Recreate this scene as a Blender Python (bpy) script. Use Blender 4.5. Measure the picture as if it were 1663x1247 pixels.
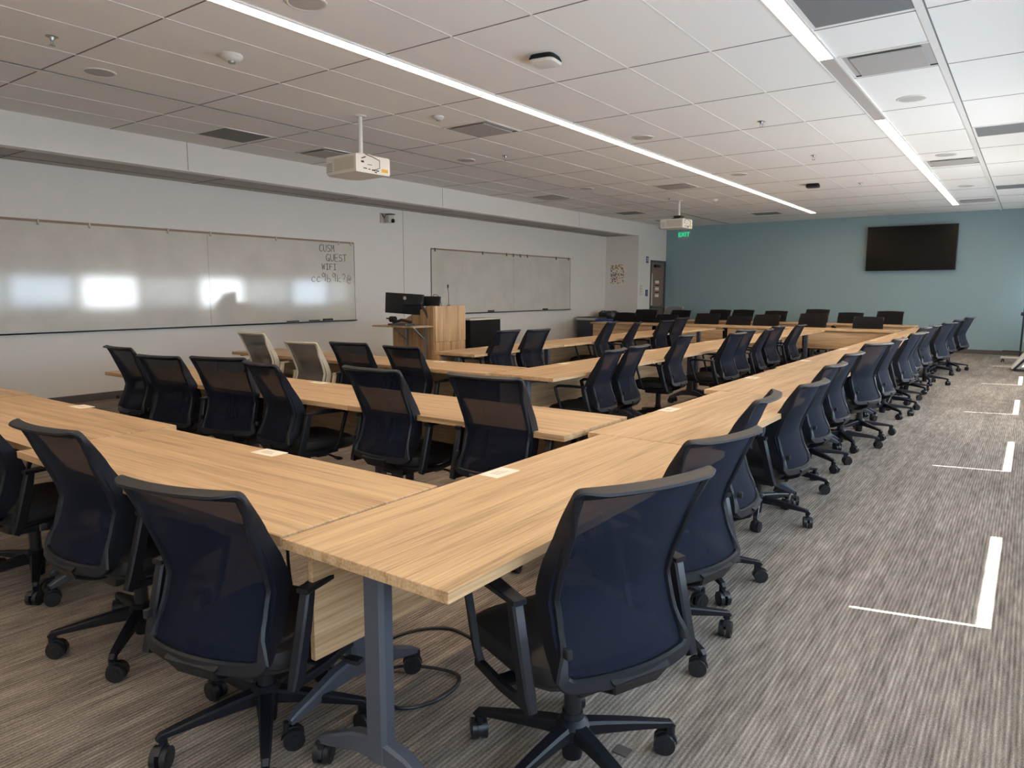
import bpy, bmesh, math, random
from mathutils import Vector, Matrix
for o in list(bpy.data.objects): bpy.data.objects.remove(o)
S = bpy.context.scene
COL = S.collection
R = math.radians
random.seed(7)

# ---------------------------------------------------------------- camera, world, sun, exposure
def cam_matrix(yaw, p, r):
    Rz = Matrix.Rotation(yaw, 3, 'Z'); Rx = Matrix.Rotation(math.pi/2 - p, 3, 'X'); Rr = Matrix.Rotation(r, 3, 'Z')
    return Rz @ Rx @ Rr
cam = bpy.data.cameras.new('camera'); co = bpy.data.objects.new('camera', cam); COL.objects.link(co)
co.matrix_world = Matrix.Translation((0, 0, 1.46)) @ cam_matrix(0.6270999, 0.1290220, 0.0018974).to_4x4()
cam.sensor_fit = 'HORIZONTAL'; cam.sensor_width = 36; cam.lens = 1160.2/1663*36; cam.clip_start = .02
S.camera = co
W = bpy.data.worlds.new('sky'); S.world = W; W.use_nodes = True
bg = W.node_tree.nodes['Background']; bg.inputs[0].default_value = (.55, .75, 1, 1); bg.inputs[1].default_value = 3.0
sun = bpy.data.lights.new('sun', 'SUN'); so = bpy.data.objects.new('sun', sun); COL.objects.link(so)
sun.energy = 30; sun.angle = R(.5); sun.color = (.86, .97, 1)
so.rotation_euler = Vector((-.97, -.23, -1.385)).to_track_quat('-Z', 'Y').to_euler()
S.view_settings.view_transform = 'Standard'; S.view_settings.look = 'None'
S.view_settings.exposure = 0.55; S.view_settings.gamma = 1; S.view_settings.use_curve_mapping = False
S.cycles.max_bounces = 8; S.cycles.diffuse_bounces = 5; S.cycles.glossy_bounces = 4; S.cycles.transparent_max_bounces = 12
S.cycles.caustics_reflective = False; S.cycles.caustics_refractive = False; S.cycles.use_denoising = True
S.cycles.sample_clamp_indirect = 6
STRIP_E = 17.0; PANE_E = 3.0; PANE_BRIGHT = 14.0; PANE_NEAR = 7.0

# ---------------------------------------------------------------- constants of the room
XL, XR, YF, YB, ZC = -10.05, .65, -1.6, 20.3, 3.36
XS, ZS, YN = -9.02, 3.01, 18.45      # soffit face, soffit underside, niche end wall

# ---------------------------------------------------------------- materials
def lin(c): return tuple((v/12.92 if v <= .04045 else ((v+.055)/1.055)**2.4) for v in c)
def rgb(r, g, b): return (*lin((r/255, g/255, b/255)), 1)
MATS = {}
def mat(name, col, rough=.5, metal=0, spec=.5, emis=None, es=0, noise=0, nscale=40, bump=0, bscale=200, alpha=1):
    m = bpy.data.materials.new(name); m.use_nodes = True; MATS[name] = m
    nt = m.node_tree; b = nt.nodes['Principled BSDF']
    b.inputs['Base Color'].default_value = col; b.inputs['Roughness'].default_value = rough
    b.inputs['Metallic'].default_value = metal; b.inputs['Specular IOR Level'].default_value = spec
    b.inputs['Alpha'].default_value = alpha
    if emis: b.inputs['Emission Color'].default_value = emis; b.inputs['Emission Strength'].default_value = es
    if noise or bump:
        tc = nt.nodes.new('ShaderNodeTexCoord')
    if noise:
        n = nt.nodes.new('ShaderNodeTexNoise'); n.inputs['Scale'].default_value = nscale; n.inputs['Detail'].default_value = 4
        nt.links.new(tc.outputs['Object'], n.inputs['Vector'])
        mx = nt.nodes.new('ShaderNodeMix'); mx.data_type = 'RGBA'
        mx.inputs['A'].default_value = tuple(v*(1-noise) for v in col[:3]) + (1,); mx.inputs['B'].default_value = tuple(min(1, v*(1+noise)) for v in col[:3]) + (1,)
        nt.links.new(n.outputs['Fac'], mx.inputs['Factor']); nt.links.new(mx.outputs['Result'], b.inputs['Base Color'])
    if bump:
        n2 = nt.nodes.new('ShaderNodeTexNoise'); n2.inputs['Scale'].default_value = bscale
        nt.links.new(tc.outputs['Object'], n2.inputs['Vector'])
        bp = nt.nodes.new('ShaderNodeBump'); bp.inputs['Strength'].default_value = bump; bp.inputs['Distance'].default_value = .002
        nt.links.new(n2.outputs['Fac'], bp.inputs['Height']); nt.links.new(bp.outputs['Normal'], b.inputs['Normal'])
    return m
wallm = mat('painted_wall', rgb(228, 223, 216), .75, noise=.02, nscale=3, bump=.15, bscale=120)
bluem = mat('blue_wall_paint', rgb(144, 169, 176), .5, noise=.03, nscale=2, bump=.2, bscale=90)
ceilm = mat('ceiling_tile', rgb(240, 238, 234), .85, noise=.03, nscale=300, bump=.2, bscale=400)
soffm = mat('soffit_panel', rgb(176, 170, 164), .7, noise=.03, nscale=60)
gapm = mat('tile_gap', rgb(120, 117, 112), .9)
teem = mat('white_tee', rgb(232, 230, 226), .5)
basem = mat('dark_rubber_base', rgb(88, 80, 76), .6)
whitem = mat('white_plastic', rgb(225, 222, 214), .4)
offwm = mat('offwhite_plastic', rgb(196, 190, 180), .45)
blackm = mat('black_plastic', rgb(30, 32, 36), .38, bump=.1, bscale=600)
framem = mat('chair_frame_plastic', rgb(14, 17, 25), .46, spec=.4, bump=.1, bscale=700)
seatm = mat('seat_fabric', rgb(26, 25, 26), .6, noise=.15, nscale=500, bump=.2, bscale=500)
chrome = mat('brushed_metal', rgb(170, 168, 165), .3, metal=.9)
legm = mat('grey_painted_steel', rgb(82, 86, 96), .42, metal=.2)
darkm = mat('black_gloss', rgb(6, 6, 7), .25, spec=.2)
voidm = mat('dark_void', rgb(18, 18, 18), .9)
beigem = mat('beige_plastic', rgb(206, 196, 176), .4)
beigefab = mat('grey_seat_fabric', rgb(110, 104, 96), .8, noise=.1, nscale=400)
railm = mat('cork_rail', rgb(150, 126, 104), .6)
alum = mat('aluminium_trim', rgb(150, 150, 150), .35, metal=.7)
ductm = mat('perforated_grille', rgb(120, 122, 124), .7, noise=.3, nscale=260)
grillem = mat('diffuser_plate', rgb(176, 172, 168), .6)
speakm = mat('speaker_grille', rgb(188, 186, 180), .7, noise=.1, nscale=600)
fixm = mat('fixture_housing', rgb(186, 182, 178), .45)
paperm = mat('paper_card', rgb(236, 226, 208), .8)
inkm = mat('black_ink', rgb(50, 50, 52), .7)
faintm = mat('faint_ink', rgb(120, 118, 112), .7)
pinkm = mat('printed_grey', rgb(176, 150, 140), .8)
bluesign = mat('blue_sign', rgb(24, 60, 120), .5)
greenm = mat('exit_green', rgb(20, 170, 110), .5, emis=rgb(20, 200, 130), es=.8)
doorm = mat('door_wood', rgb(132, 112, 96), .5, noise=.12, nscale=8)
dframe = mat('door_frame_grey', rgb(86, 88, 90), .5, metal=.2)
binm = mat('grey_bin_plastic', rgb(70, 76, 86), .5)
bluebin = mat('blue_bin_plastic', rgb(60, 72, 170), .4)
bagm = mat('black_bag', rgb(18, 18, 20), .3, bump=.6, bscale=20)
bagm2 = mat('matte_black_board', rgb(16, 16, 17), .8, spec=.2)
yellowm = mat('yellow_label', rgb(225, 175, 60), .6)
lampm = mat('lamp_diffuser', rgb(255, 240, 220), .5, emis=(1.0, .76, .50, 1), es=STRIP_E)
shadem = mat('dim_glow_roller_shade', rgb(225, 232, 238), .9, emis=(.78, .90, 1, 1), es=PANE_E)  # shade emits by itself, standing in for daylight through the fabric
shadeb = mat('bright_glow_roller_shade', rgb(225, 232, 238), .9, emis=(.84, .93, 1, 1), es=PANE_BRIGHT)  # same fabric with the strongest emission, for bright panes mirrored in the whiteboard
shadec = mat('mid_glow_roller_shade', rgb(225, 232, 238), .9, emis=(.64, .82, 1, 1), es=PANE_NEAR)  # same fabric, medium emission put in as window daylight
opaqshade = mat('opaque_roller_shade', rgb(150, 150, 150), .9)
glassm = bpy.data.materials.new('window_glass'); glassm.use_nodes = True
nt = glassm.node_tree; nt.nodes.clear()
_o = nt.nodes.new('ShaderNodeOutputMaterial'); _t = nt.nodes.new('ShaderNodeBsdfTransparent'); _g = nt.nodes.new('ShaderNodeBsdfGlossy')
_g.inputs['Roughness'].default_value = .02; _m = nt.nodes.new('ShaderNodeMixShader'); _m.inputs[0].default_value = .05
nt.links.new(_t.outputs[0], _m.inputs[1]); nt.links.new(_g.outputs[0], _m.inputs[2]); nt.links.new(_m.outputs[0], _o.inputs[0])

def wood(name, cA, cB, cC, axis=0, rough=.42):
    m = bpy.data.materials.new(name); m.use_nodes = True; MATS[name] = m
    nt = m.node_tree; b = nt.nodes['Principled BSDF']; b.inputs['Roughness'].default_value = rough
    tc = nt.nodes.new('ShaderNodeTexCoord'); oi = nt.nodes.new('ShaderNodeObjectInfo')
    ad = nt.nodes.new('ShaderNodeVectorMath'); ad.operation = 'ADD'
    ml = nt.nodes.new('ShaderNodeMath'); ml.operation = 'MULTIPLY'; ml.inputs[1].default_value = 37
    nt.links.new(oi.outputs['Random'], ml.inputs[0])
    nt.links.new(tc.outputs['Object'], ad.inputs[0]); nt.links.new(ml.outputs[0], ad.inputs[1])
    def stretched(s_long, s_across, detail, dist):
        mp = nt.nodes.new('ShaderNodeMapping'); sc = [s_across]*3; sc[axis] = s_long; mp.inputs['Scale'].default_value = sc
        n = nt.nodes.new('ShaderNodeTexNoise'); n.inputs['Scale'].default_value = 1; n.inputs['Detail'].default_value = detail; n.inputs['Distortion'].default_value = dist
        nt.links.new(ad.outputs[0], mp.inputs[0]); nt.links.new(mp.outputs[0], n.inputs['Vector']); return n
    n1 = stretched(1.1, 22, 5, .4); n2 = stretched(3, 130, 3, .1); n3 = stretched(.35, 5, 2, .3)
    r1 = nt.nodes.new('ShaderNodeValToRGB'); e = r1.color_ramp.elements
    e[0].position = .32; e[0].color = cA; e[1].position = .66; e[1].color = cC
    k = r1.color_ramp.elements.new(.5); k.color = cB
    mm = nt.nodes.new('ShaderNodeMath'); mm.operation = 'MULTIPLY_ADD'; mm.inputs[1].default_value = .5
    nt.links.new(n2.outputs['Fac'], mm.inputs[0])
    m2 = nt.nodes.new('ShaderNodeMath'); m2.operation = 'MULTIPLY'; m2.inputs[1].default_value = .5
    nt.links.new(n1.outputs['Fac'], m2.inputs[0]); nt.links.new(m2.outputs[0], mm.inputs[2])
    m3 = nt.nodes.new('ShaderNodeMath'); m3.operation = 'MULTIPLY_ADD'; m3.inputs[1].default_value = .3; 
    nt.links.new(n3.outputs['Fac'], m3.inputs[0]); 
    m4 = nt.nodes.new('ShaderNodeMath'); m4.operation = 'SUBTRACT'; m4.inputs[1].default_value = .15
    nt.links.new(mm.outputs[0], m3.inputs[2]); nt.links.new(m3.outputs[0], m4.inputs[0]); nt.links.new(m4.outputs[0], r1.inputs['Fac'])
    nt.links.new(r1.outputs['Color'], b.inputs['Base Color'])
    return m
topm = wood('oak_laminate_top', rgb(150, 118, 84), rgb(195, 160, 119), rgb(213, 180, 139))
panelm = wood('oak_laminate_panel', rgb(150, 116, 84), rgb(196, 160, 120), rgb(214, 182, 144))
podm = wood('oak_veneer_upright', rgb(140, 104, 70), rgb(188, 150, 106), rgb(208, 172, 128), axis=2)

def carpet():
    m = bpy.data.materials.new('striated_carpet'); m.use_nodes = True
    nt = m.node_tree; b = nt.nodes['Principled BSDF']; b.inputs['Roughness'].default_value = .95; b.inputs['Specular IOR Level'].default_value = .15
    tc = nt.nodes.new('ShaderNodeTexCoord')
    def N(sx, sy, det, rough=.6):
        mp = nt.nodes.new('ShaderNodeMapping'); mp.inputs['Scale'].default_value = (sx, sy, 1)
        n = nt.nodes.new('ShaderNodeTexNoise'); n.inputs['Scale'].default_value = 1; n.inputs['Detail'].default_value = det; n.inputs['Roughness'].default_value = rough
        nt.links.new(tc.outputs['Object'], mp.inputs[0]); nt.links.new(mp.outputs[0], n.inputs['Vector']); return n
    a = N(55, 5, 3); c = N(220, 110, 2, .8); d = N(5, .7, 2); f = N(1.3, 1.3, 2); g = N(14, 1.1, 2)
    # fine ribs running down the room, wobbling a little
    wv = nt.nodes.new('ShaderNodeTexWave'); wv.wave_type = 'BANDS'; wv.bands_direction = 'X'; wv.inputs['Scale'].default_value = 19; wv.inputs['Distortion'].default_value = 1.6; wv.inputs['Detail'].default_value = 2; wv.inputs['Detail Scale'].default_value = 1.2
    mw = nt.nodes.new('ShaderNodeMapping'); mw.inputs['Scale'].default_value = (1, .10, 1); nt.links.new(tc.outputs['Object'], mw.inputs[0]); nt.links.new(mw.outputs[0], wv.inputs['Vector'])
    br = nt.nodes.new('ShaderNodeTexBrick'); br.inputs['Scale'].default_value = 1; br.offset = .5
    br.inputs['Color1'].default_value = (.35, .35, .35, 1); br.inputs['Color2'].default_value = (.65, .65, .65, 1); br.inputs['Mortar'].default_value = (.5, .5, .5, 1)
    br.inputs['Mortar Size'].default_value = 0; br.inputs['Brick Width'].default_value = .96; br.inputs['Row Height'].default_value = .25
    mp = nt.nodes.new('ShaderNodeMapping'); mp.inputs['Rotation'].default_value = (0, 0, math.pi/2)
    nt.links.new(tc.outputs['Object'], mp.inputs[0]); nt.links.new(mp.outputs[0], br.inputs['Vector'])
    def add(x, y, wx, wy):
        p = nt.nodes.new('ShaderNodeMath'); p.operation = 'MULTIPLY'; p.inputs[1].default_value = wx; nt.links.new(x, p.inputs[0])
        q = nt.nodes.new('ShaderNodeMath'); q.operation = 'MULTIPLY_ADD'; q.inputs[1].default_value = wy; nt.links.new(y, q.inputs[0]); nt.links.new(p.outputs[0], q.inputs[2])
        return q.outputs[0]
    s = add(a.outputs['Fac'], c.outputs['Fac'], .30, .30); s = add(s, wv.outputs['Fac'], 1, .085); s = add(s, d.outputs['Fac'], 1, .10); s = add(s, br.outputs['Color'], 1, .045); s = add(s, f.outputs['Fac'], 1, .05); s = add(s, g.outputs['Fac'], 1, .15)
    rp = nt.nodes.new('ShaderNodeValToRGB'); e = rp.color_ramp.elements
    e[0].position = .40; e[0].color = rgb(84, 76, 69); e[1].position = .66; e[1].color = rgb(182, 170, 156)
    k = rp.color_ramp.elements.new(.53); k.color = rgb(134, 123, 113)
    nt.links.new(s, rp.inputs['Fac']); nt.links.new(rp.outputs['Color'], b.inputs['Base Color'])
    bp = nt.nodes.new('ShaderNodeBump'); bp.inputs['Strength'].default_value = .5; bp.inputs['Distance'].default_value = .004
    nt.links.new(s, bp.inputs['Height']); nt.links.new(bp.outputs['Normal'], b.inputs['Normal'])
    return m
carpetm = carpet()

def meshfab(name, col, hole):
    m = bpy.data.materials.new(name); m.use_nodes = True
    nt = m.node_tree; b = nt.nodes['Principled BSDF']; b.inputs['Roughness'].default_value = .85; b.inputs['Specular IOR Level'].default_value = .15
    b.inputs['Base Color'].default_value = col; b.inputs['Sheen Weight'].default_value = .03; b.inputs['Sheen Roughness'].default_value = .4
    b.inputs['Sheen Tint'].default_value = (.6, .7, 1, 1); b.inputs['Alpha'].default_value = 1 - hole
    return m
fabm = meshfab('black_mesh_fabric', rgb(17, 22, 36), .06)
fabk = meshfab('black_pad_fabric', rgb(24, 22, 23), 0)
fabg = meshfab('grey_mesh_fabric', rgb(104, 98, 92), .10)

def board_mat(name, col):
    m = mat(name, col, .16, spec=.5)
    nt = m.node_tree; b = nt.nodes['Principled BSDF']
    tc = nt.nodes.new('ShaderNodeTexCoord'); n = nt.nodes.new('ShaderNodeTexNoise'); n.inputs['Scale'].default_value = 2.2; n.inputs['Detail'].default_value = 6
    rp = nt.nodes.new('ShaderNodeValToRGB'); e = rp.color_ramp.elements; e[0].position = .35; e[0].color = tuple(v*.92 for v in col[:3])+(1,); e[1].position = .6; e[1].color = col
    nt.links.new(tc.outputs['Object'], n.inputs['Vector']); nt.links.new(n.outputs['Fac'], rp.inputs['Fac']); nt.links.new(rp.outputs['Color'], b.inputs['Base Color'])
    b.inputs['Roughness'].default_value = .085; b.inputs['Specular IOR Level'].default_value = .75
    return m
boardm = board_mat('whiteboard_surface', rgb(214, 208, 196))

# ---------------------------------------------------------------- mesh helpers
def box(bm, x0, x1, y0, y1, z0, z1, bev=0, seg=2, M=None):
    r = bmesh.ops.create_cube(bm, size=1)
    vs = r['verts']
    for v in vs:
        v.co = Vector(((x0+x1)/2 + v.co.x*(x1-x0), (y0+y1)/2 + v.co.y*(y1-y0), (z0+z1)/2 + v.co.z*(z1-z0)))
    if bev:
        es = list({e for v in vs for e in v.link_edges})
        rr = bmesh.ops.bevel(bm, geom=es, offset=bev, segments=seg, affect='EDGES', profile=.5)
        vs = list({v for f in rr['faces'] for v in f.verts} | {v for v in vs if v.is_valid})
    if M is not None:
        bmesh.ops.transform(bm, matrix=M, verts=[v for v in vs if v.is_valid])
    return bm
def ring_loft(bm, rings, closed=False, caps=True):
    n = len(rings[0]); V = [[bm.verts.new(p) for p in r] for r in rings]
    m = len(V)
    for i in range(m if closed else m-1):
        a, b = V[i], V[(i+1) % m]
        for j in range(n):
            bm.faces.new((a[j], a[(j+1) % n], b[(j+1) % n], b[j]))
    if caps and not closed:
        bm.faces.new(list(reversed(V[0]))); bm.faces.new(V[-1])
def tube(bm, pts, r, n=8, closed=False):
    pts = [Vector(p) for p in pts]; rs = r if isinstance(r, (list, tuple)) else [r]*len(pts)
    rings = []; up = None
    for i, p in enumerate(pts):
        if closed: t = pts[(i+1) % len(pts)] - pts[i-1]
        else: t = pts[min(i+1, len(pts)-1)] - pts[max(i-1, 0)]
        t.normalize()
        if up is None: up = Vector((0, 0, 1)) if abs(t.z) < .9 else Vector((1, 0, 0))
        a = t.cross(up)
        if a.length < 1e-4: a = t.cross(Vector((.3, .9, .1)))
        a.normalize(); b = a.cross(t).normalized(); up = b
        rings.append([p + (a*math.cos(2*math.pi*k/n) + b*math.sin(2*math.pi*k/n))*rs[i] for k in range(n)])
    ring_loft(bm, rings, closed)
def bar(bm, pts, side, w, h, bev=0):
    """rectangular-section sweep; side = direction of the width"""
    pts = [Vector(p) for p in pts]; s = Vector(side).normalized(); rings = []
    ws = w if isinstance(w, (list, tuple)) else [w]*len(pts); hs = h if isinstance(h, (list, tuple)) else [h]*len(pts)
    for i, p in enumerate(pts):
        t = (pts[min(i+1, len(pts)-1)] - pts[max(i-1, 0)]).normalized()
        u = t.cross(s).normalized()
        W_, H_ = ws[i]/2, hs[i]/2; c = min(W_, H_)*.35
        q = [(-W_, -H_+c), (-W_+c, -H_), (W_-c, -H_), (W_, -H_+c), (W_, H_-c), (W_-c, H_), (-W_+c, H_), (-W_, H_-c)]
        rings.append([p + s*a + u*b for a, b in q])
    ring_loft(bm, rings)
def cyl(bm, c, r, h, n=20, axis='Z', r2=None):
    r2 = r if r2 is None else r2
    M = {'Z': Matrix(), 'X': Matrix.Rotation(math.pi/2, 4, 'Y'), 'Y': Matrix.Rotation(-math.pi/2, 4, 'X')}[axis]
    bmesh.ops.create_cone(bm, cap_ends=True, segments=n, radius1=r, radius2=r2, depth=h, matrix=Matrix.Translation(c) @ M)
def lathe(bm, prof, n=24, c=(0, 0, 0), sq=0):
    rings = []
    for r, z in prof:
        ring = []
        for k in range(n):
            a = 2*math.pi*k/n; f = 1
            if sq: f = 1/((abs(math.cos(a))**sq + abs(math.sin(a))**sq)**(1/sq))
            ring.append(Vector((c[0]+r*f*math.cos(a), c[1]+r*f*math.sin(a), c[2]+z)))
        rings.append(ring)
    ring_loft(bm, rings)
def ME(name, bm, m, smooth=True, ang=35):
    bmesh.ops.recalc_face_normals(bm, faces=bm.faces)
    me = bpy.data.meshes.new(name); bm.to_mesh(me); bm.free()
    if smooth:
        for p in me.polygons: p.use_smooth = True
        try: me.set_sharp_from_angle(angle=R(ang))
        except Exception: pass
    for x in (m if isinstance(m, (list, tuple)) else [m]): me.materials.append(x)
    return me
def OB(name, me, parent=None, loc=(0, 0, 0), rz=0, label=None):
    o = bpy.data.objects.new(name, me); COL.objects.link(o); o.parent = parent
    o.location = loc; o.rotation_euler = (0, 0, rz)
    if label: o['label'] = label
    return o
def obj(name, bm, m, parent=None, loc=(0, 0, 0), rz=0, label=None, smooth=True):
    return OB(name, ME(name, bm, m, smooth), parent, loc, rz, label)
def tag(o, label, cat, group=None):
    o['label'] = label; o['category'] = cat
    if group: o['group'] = group
    return o
def thing(name, label, cat, loc=(0, 0, 0), rz=0, group=None):
    return tag(OB(name, None, None, loc, rz), label, cat, group)
def struct(name, bm, m, parent=None, label=None):
    o = obj(name, bm, m, parent, smooth=False)
    if parent is None: o['kind'] = 'structure'
    return o
def B(*a, **k):
    bm = bmesh.new(); box(bm, *a, **k); return bm
def copy_tree(o, parent=None):
    c = o.copy(); COL.objects.link(c); c.parent = parent
    for ch in [x for x in ALLCH.get(o.name, [])]: copy_tree(ch, c)
    return c
ALLCH = {}

# ---------------------------------------------------------------- room shell
struct('floor', B(XL-.3, XR+.2, YF-.2, YB+.3, -.1, 0), carpetm)
struct('ceiling', B(XL-.3, XR+.2, YF-.2, YB+.3, ZC, ZC+.12), ceilm)
struct('wall_left', B(XL-.12, XL, YF, YN+.1, 0, ZS+.05), wallm)
struct('wall_niche', B(XL-.12, XS, YN, YN+.12, 0, ZS+.05), wallm)
bm = bmesh.new()   # door wall with the opening left free
box(bm, XS-.12, XS, YN+.12, 19.24, 0, ZC); box(bm, XS-.12, XS, 20.28, YB+.1, 0, ZC); box(bm, XS-.12, XS, 19.24, 20.28, 2.36, ZC); box(bm, XS-.12, XS, YN, YN+.12, ZS+.05, ZC)
struct('wall_door_side', bm, wallm)
bm = bmesh.new(); box(bm, XS-.14, XS, YF, YN, ZS, ZC)
struct('wall_soffit', bm, wallm)
struct('trim_1', B(XL, XS-.14, YF, YN, ZS, ZS+.04), soffm)
struct('trim_2', B(XS-.16, XS+.004, YF, YN, ZS-.012, ZS), teem)
bm = bmesh.new()
for k in range(9): box(bm, XL, XS-.16, YF+.2+k*2.44, YF+.215+k*2.44, ZS-.004, ZS)
box(bm, XL+.28, XL+.30, YF, YN, ZS-.006, ZS)
struct('trim_3', bm, gapm)
struct('wall_back', B(XS-.2, XR+.2, YB, YB+.12, 0, ZC), bluem)
struct('wall_rear', B(XL-.12, XR+.12, YF-.12, YF, 0, ZC), wallm)
bm = bmesh.new()
for y in (5.27, 10.24, 15.2): box(bm, XS-.001, XS+.001, y-.004, y+.004, ZS, ZC)
for y in (10.24,): box(bm, XL-.001, XL+.002, y-.004, y+.004, .1, ZS)
struct('trim_4', bm, gapm)
# base boards
struct('baseboard_left', B(XL, XL+.012, YF, YN, 0, .10), basem)
struct('baseboard_niche', B(XL, XS, YN-.012, YN, 0, .10), basem)
struct('baseboard_back', B(XS, XR, YB-.012, YB, 0, .10), basem)

# right wall with a row of windows
wz0, wz1, pitch, ww = .97, 1.86, 1.7, 1.52
ys = [3.76 + pitch*(k-3) for k in range(13)]
edges = [YF] + [v for y in ys for v in (y, y+ww)] + [YB]
bm = bmesh.new(); box(bm, XR, XR+.06, YF, YB, 0, wz0); box(bm, XR, XR+.06, YF, YB, wz1, ZC)
for i in range(0, len(edges), 2):
    if edges[i+1] > edges[i]: box(bm, XR, XR+.06, edges[i], edges[i+1], wz0, wz1)
struct('wall_right', bm, wallm)
struct('baseboard_right', B(XR-.012, XR, YF, YB, 0, .10), basem)
for k, y in enumerate(ys):
    bm = bmesh.new()
    f = .03
    box(bm, XR+.0, XR+.05, y, y+f, wz0, wz1); box(bm, XR+.0, XR+.05, y+ww-f, y+ww, wz0, wz1)
    box(bm, XR+.0, XR+.05, y+f, y+ww-f, wz0, wz0+.02); box(bm, XR+.0, XR+.05, y+f, y+ww-f, wz1-f, wz1)
    w_ = struct('window_%d' % (k+1), bm, alum)
    g = obj('window_glass', B(XR+.04, XR+.044, y+f, y+ww-f, wz0+.02, wz1-f), glassm, w_, smooth=False)
    sunny = (k % 2 == 1)
    z0 = wz0+.135 if sunny else wz0+.02
    y0 = y+f+.022 if sunny else y+f
    sh = obj('roller_shade', B(XR+.008, XR+.010, y0, y+ww-f, z0, wz1-f), shadeb if k in (6, 8) else (shadec if k < 6 or k == 10 else shadem), w_, smooth=False)
    sh2 = obj('shade_hem_bar', B(XR+.004, XR+.016, y0, y+ww-f, z0-.015 if sunny else z0, z0+.008), alum, w_, smooth=False)

# ---------------------------------------------------------------- ceiling grid
ysm = [2.86 + 1.46*k for k in range(-3, 12)]
bm = bmesh.new()
for y in ysm: box(bm, XS, XR, y-.006, y+.006, ZC-.002, ZC+.01)
struct('trim_5', bm, gapm)
bm = bmesh.new()
for x in (-8.43, -7.82, -6.46, -5.78, -5.10, -3.70, -2.97, -2.24): box(bm, x-.010, x+.010, YF, YB, ZC-.003, ZC+.01)
struct('trim_6', bm, teem)
bm = bmesh.new()
for x in (-7.14, -.76): box(bm, x-.035, x+.02, YF, YB, ZC-.012, ZC+.01)
struct('trim_7', bm, teem)
bm = bmesh.new()
for x in (-7.14, -.76): box(bm, x+.02, x+.028, YF, YB, ZC-.010, ZC+.01)
struct('trim_8', bm, gapm)

# ---------------------------------------------------------------- linear lamps in the ceiling
def strip(name, label, x, y0, y1, segs):
    t = thing(name, label, 'ceiling light', (x, (y0+y1)/2, ZC)); c = (y0+y1)/2
    bm = bmesh.new()
    for s in (-1, 1): box(bm, s*.065-.008 if s < 0 else s*.065-.008, s*.065+.008, y0-c, y1-c, -.014, 0)
    for e in (y0-c, y1-c): box(bm, -.065, .065, e-.008, e+.008, -.014, 0)
    obj('trim_frame', bm, teem, t, smooth=False)
    for a, b, lit in segs:
        obj('lamp_diffuser' if lit else 'blank_cover', B(-.057, .057, a-c, b-c, -.008, -.001), lampm if lit else fixm, t, smooth=False)
strip('linear_ceiling_light', 'long unbroken warm glowing slot light running over the table rows', -4.47, -1.2, 18.6, [(-1.2, 18.6, 1)])
strip('linear_ceiling_light', 'slot light by the window side with an unlit stretch in its middle', -1.53, -1.2, 18.6, [(-1.2, 6.5, 1), (6.5, 9.08, 0), (9.08, 18.6, 1)])

# ---------------------------------------------------------------- ceiling fittings
NTH = ['first', 'second', 'third', 'fourth', 'fifth', 'sixth', 'seventh', 'eighth', 'ninth', 'tenth', 'eleventh', 'twelfth', 'thirteenth', 'fourteenth', 'fifteenth', 'sixteenth', 'seventeenth', 'eighteenth', 'nineteenth', 'twentieth']
bm = bmesh.new(); lathe(bm, [(.135, 0), (.135, -.006), (.125, -.010), (.118, -.006)], 40); rim_me = ME('speaker_rim', bm, whitem)
bm = bmesh.new(); lathe(bm, [(.118, -.001), (.117, -.006), (.05, -.009), (.001, -.010)], 40); grl_me = ME('speaker_grille', bm, speakm)
for i, (x, y, l) in enumerate([(-6.79, 3.19, 'round flush ceiling speaker near the wall, nearest the camera'), (-4.06, 3.27, 'round ceiling speaker at the top edge beside the long slot light'),
        (-4.09, 8.4, 'round ceiling speaker just past the square access point, by the long slot light'), (-6.87, 8.33, 'round ceiling speaker beyond the nearer projector'),
        (-1.13, 8.29, 'round ceiling speaker beside the unlit stretch of the slot light'), (-1.14, 11.88, 'round ceiling speaker farther along the window side, before a vent'),
        (-6.9, 11.86, 'round ceiling speaker between the two projectors, farther of the wall side'), (-4.05, 11.89, 'round ceiling speaker far along the long slot light'),
        (-1.14, 15.5, 'farthest round ceiling speaker on the window side')]):
    t = thing('ceiling_speaker', l, 'speaker', (x, y, ZC), 0, 'round ceiling speakers')
    OB('rim', rim_me, t); OB('grille', grl_me, t)
def smoke(x, y, label, s=1):
    t = thing('smoke_detector', label, 'smoke detector', (x, y, ZC))
    bm = bmesh.new(); lathe(bm, [(.085*s, 0), (.088*s, -.018*s), (.07*s, -.04*s), (.05*s, -.05*s), (.001, -.052*s)], 28); obj('body', bm, whitem, t)
    bm = bmesh.new(); lathe(bm, [(.03*s, -.05*s), (.028*s, -.066*s), (.001, -.068*s)], 16); obj('sensor', bm, chrome, t)
smoke(-5.43, 3.6, 'round white smoke detector with domed sensor, nearest of the ceiling')
smoke(-5.44, 6.12, 'small white detector between the nearer projector and the long slot light', .72)
smoke(-5.53, 14.8, 'white smoke detector beside the far projector', .8)
bm = bmesh.new(); lathe(bm, [(.045, 0), (.043, -.004), (.02, -.006), (.012, -.03), (.009, -.03), (.001, -.03)], 18); esc = ME('escutcheon', bm, chrome)
bm = bmesh.new(); cyl(bm, (0, 0, -.065), .022, .002, 14); tube(bm, [(-.015, 0, -.03), (-.017, 0, -.05), (-.004, 0, -.064)], .0025, 6); tube(bm, [(.015, 0, -.03), (.017, 0, -.05), (.004, 0, -.064)], .0025, 6); defl = ME('deflector', bm, chrome)
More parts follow.
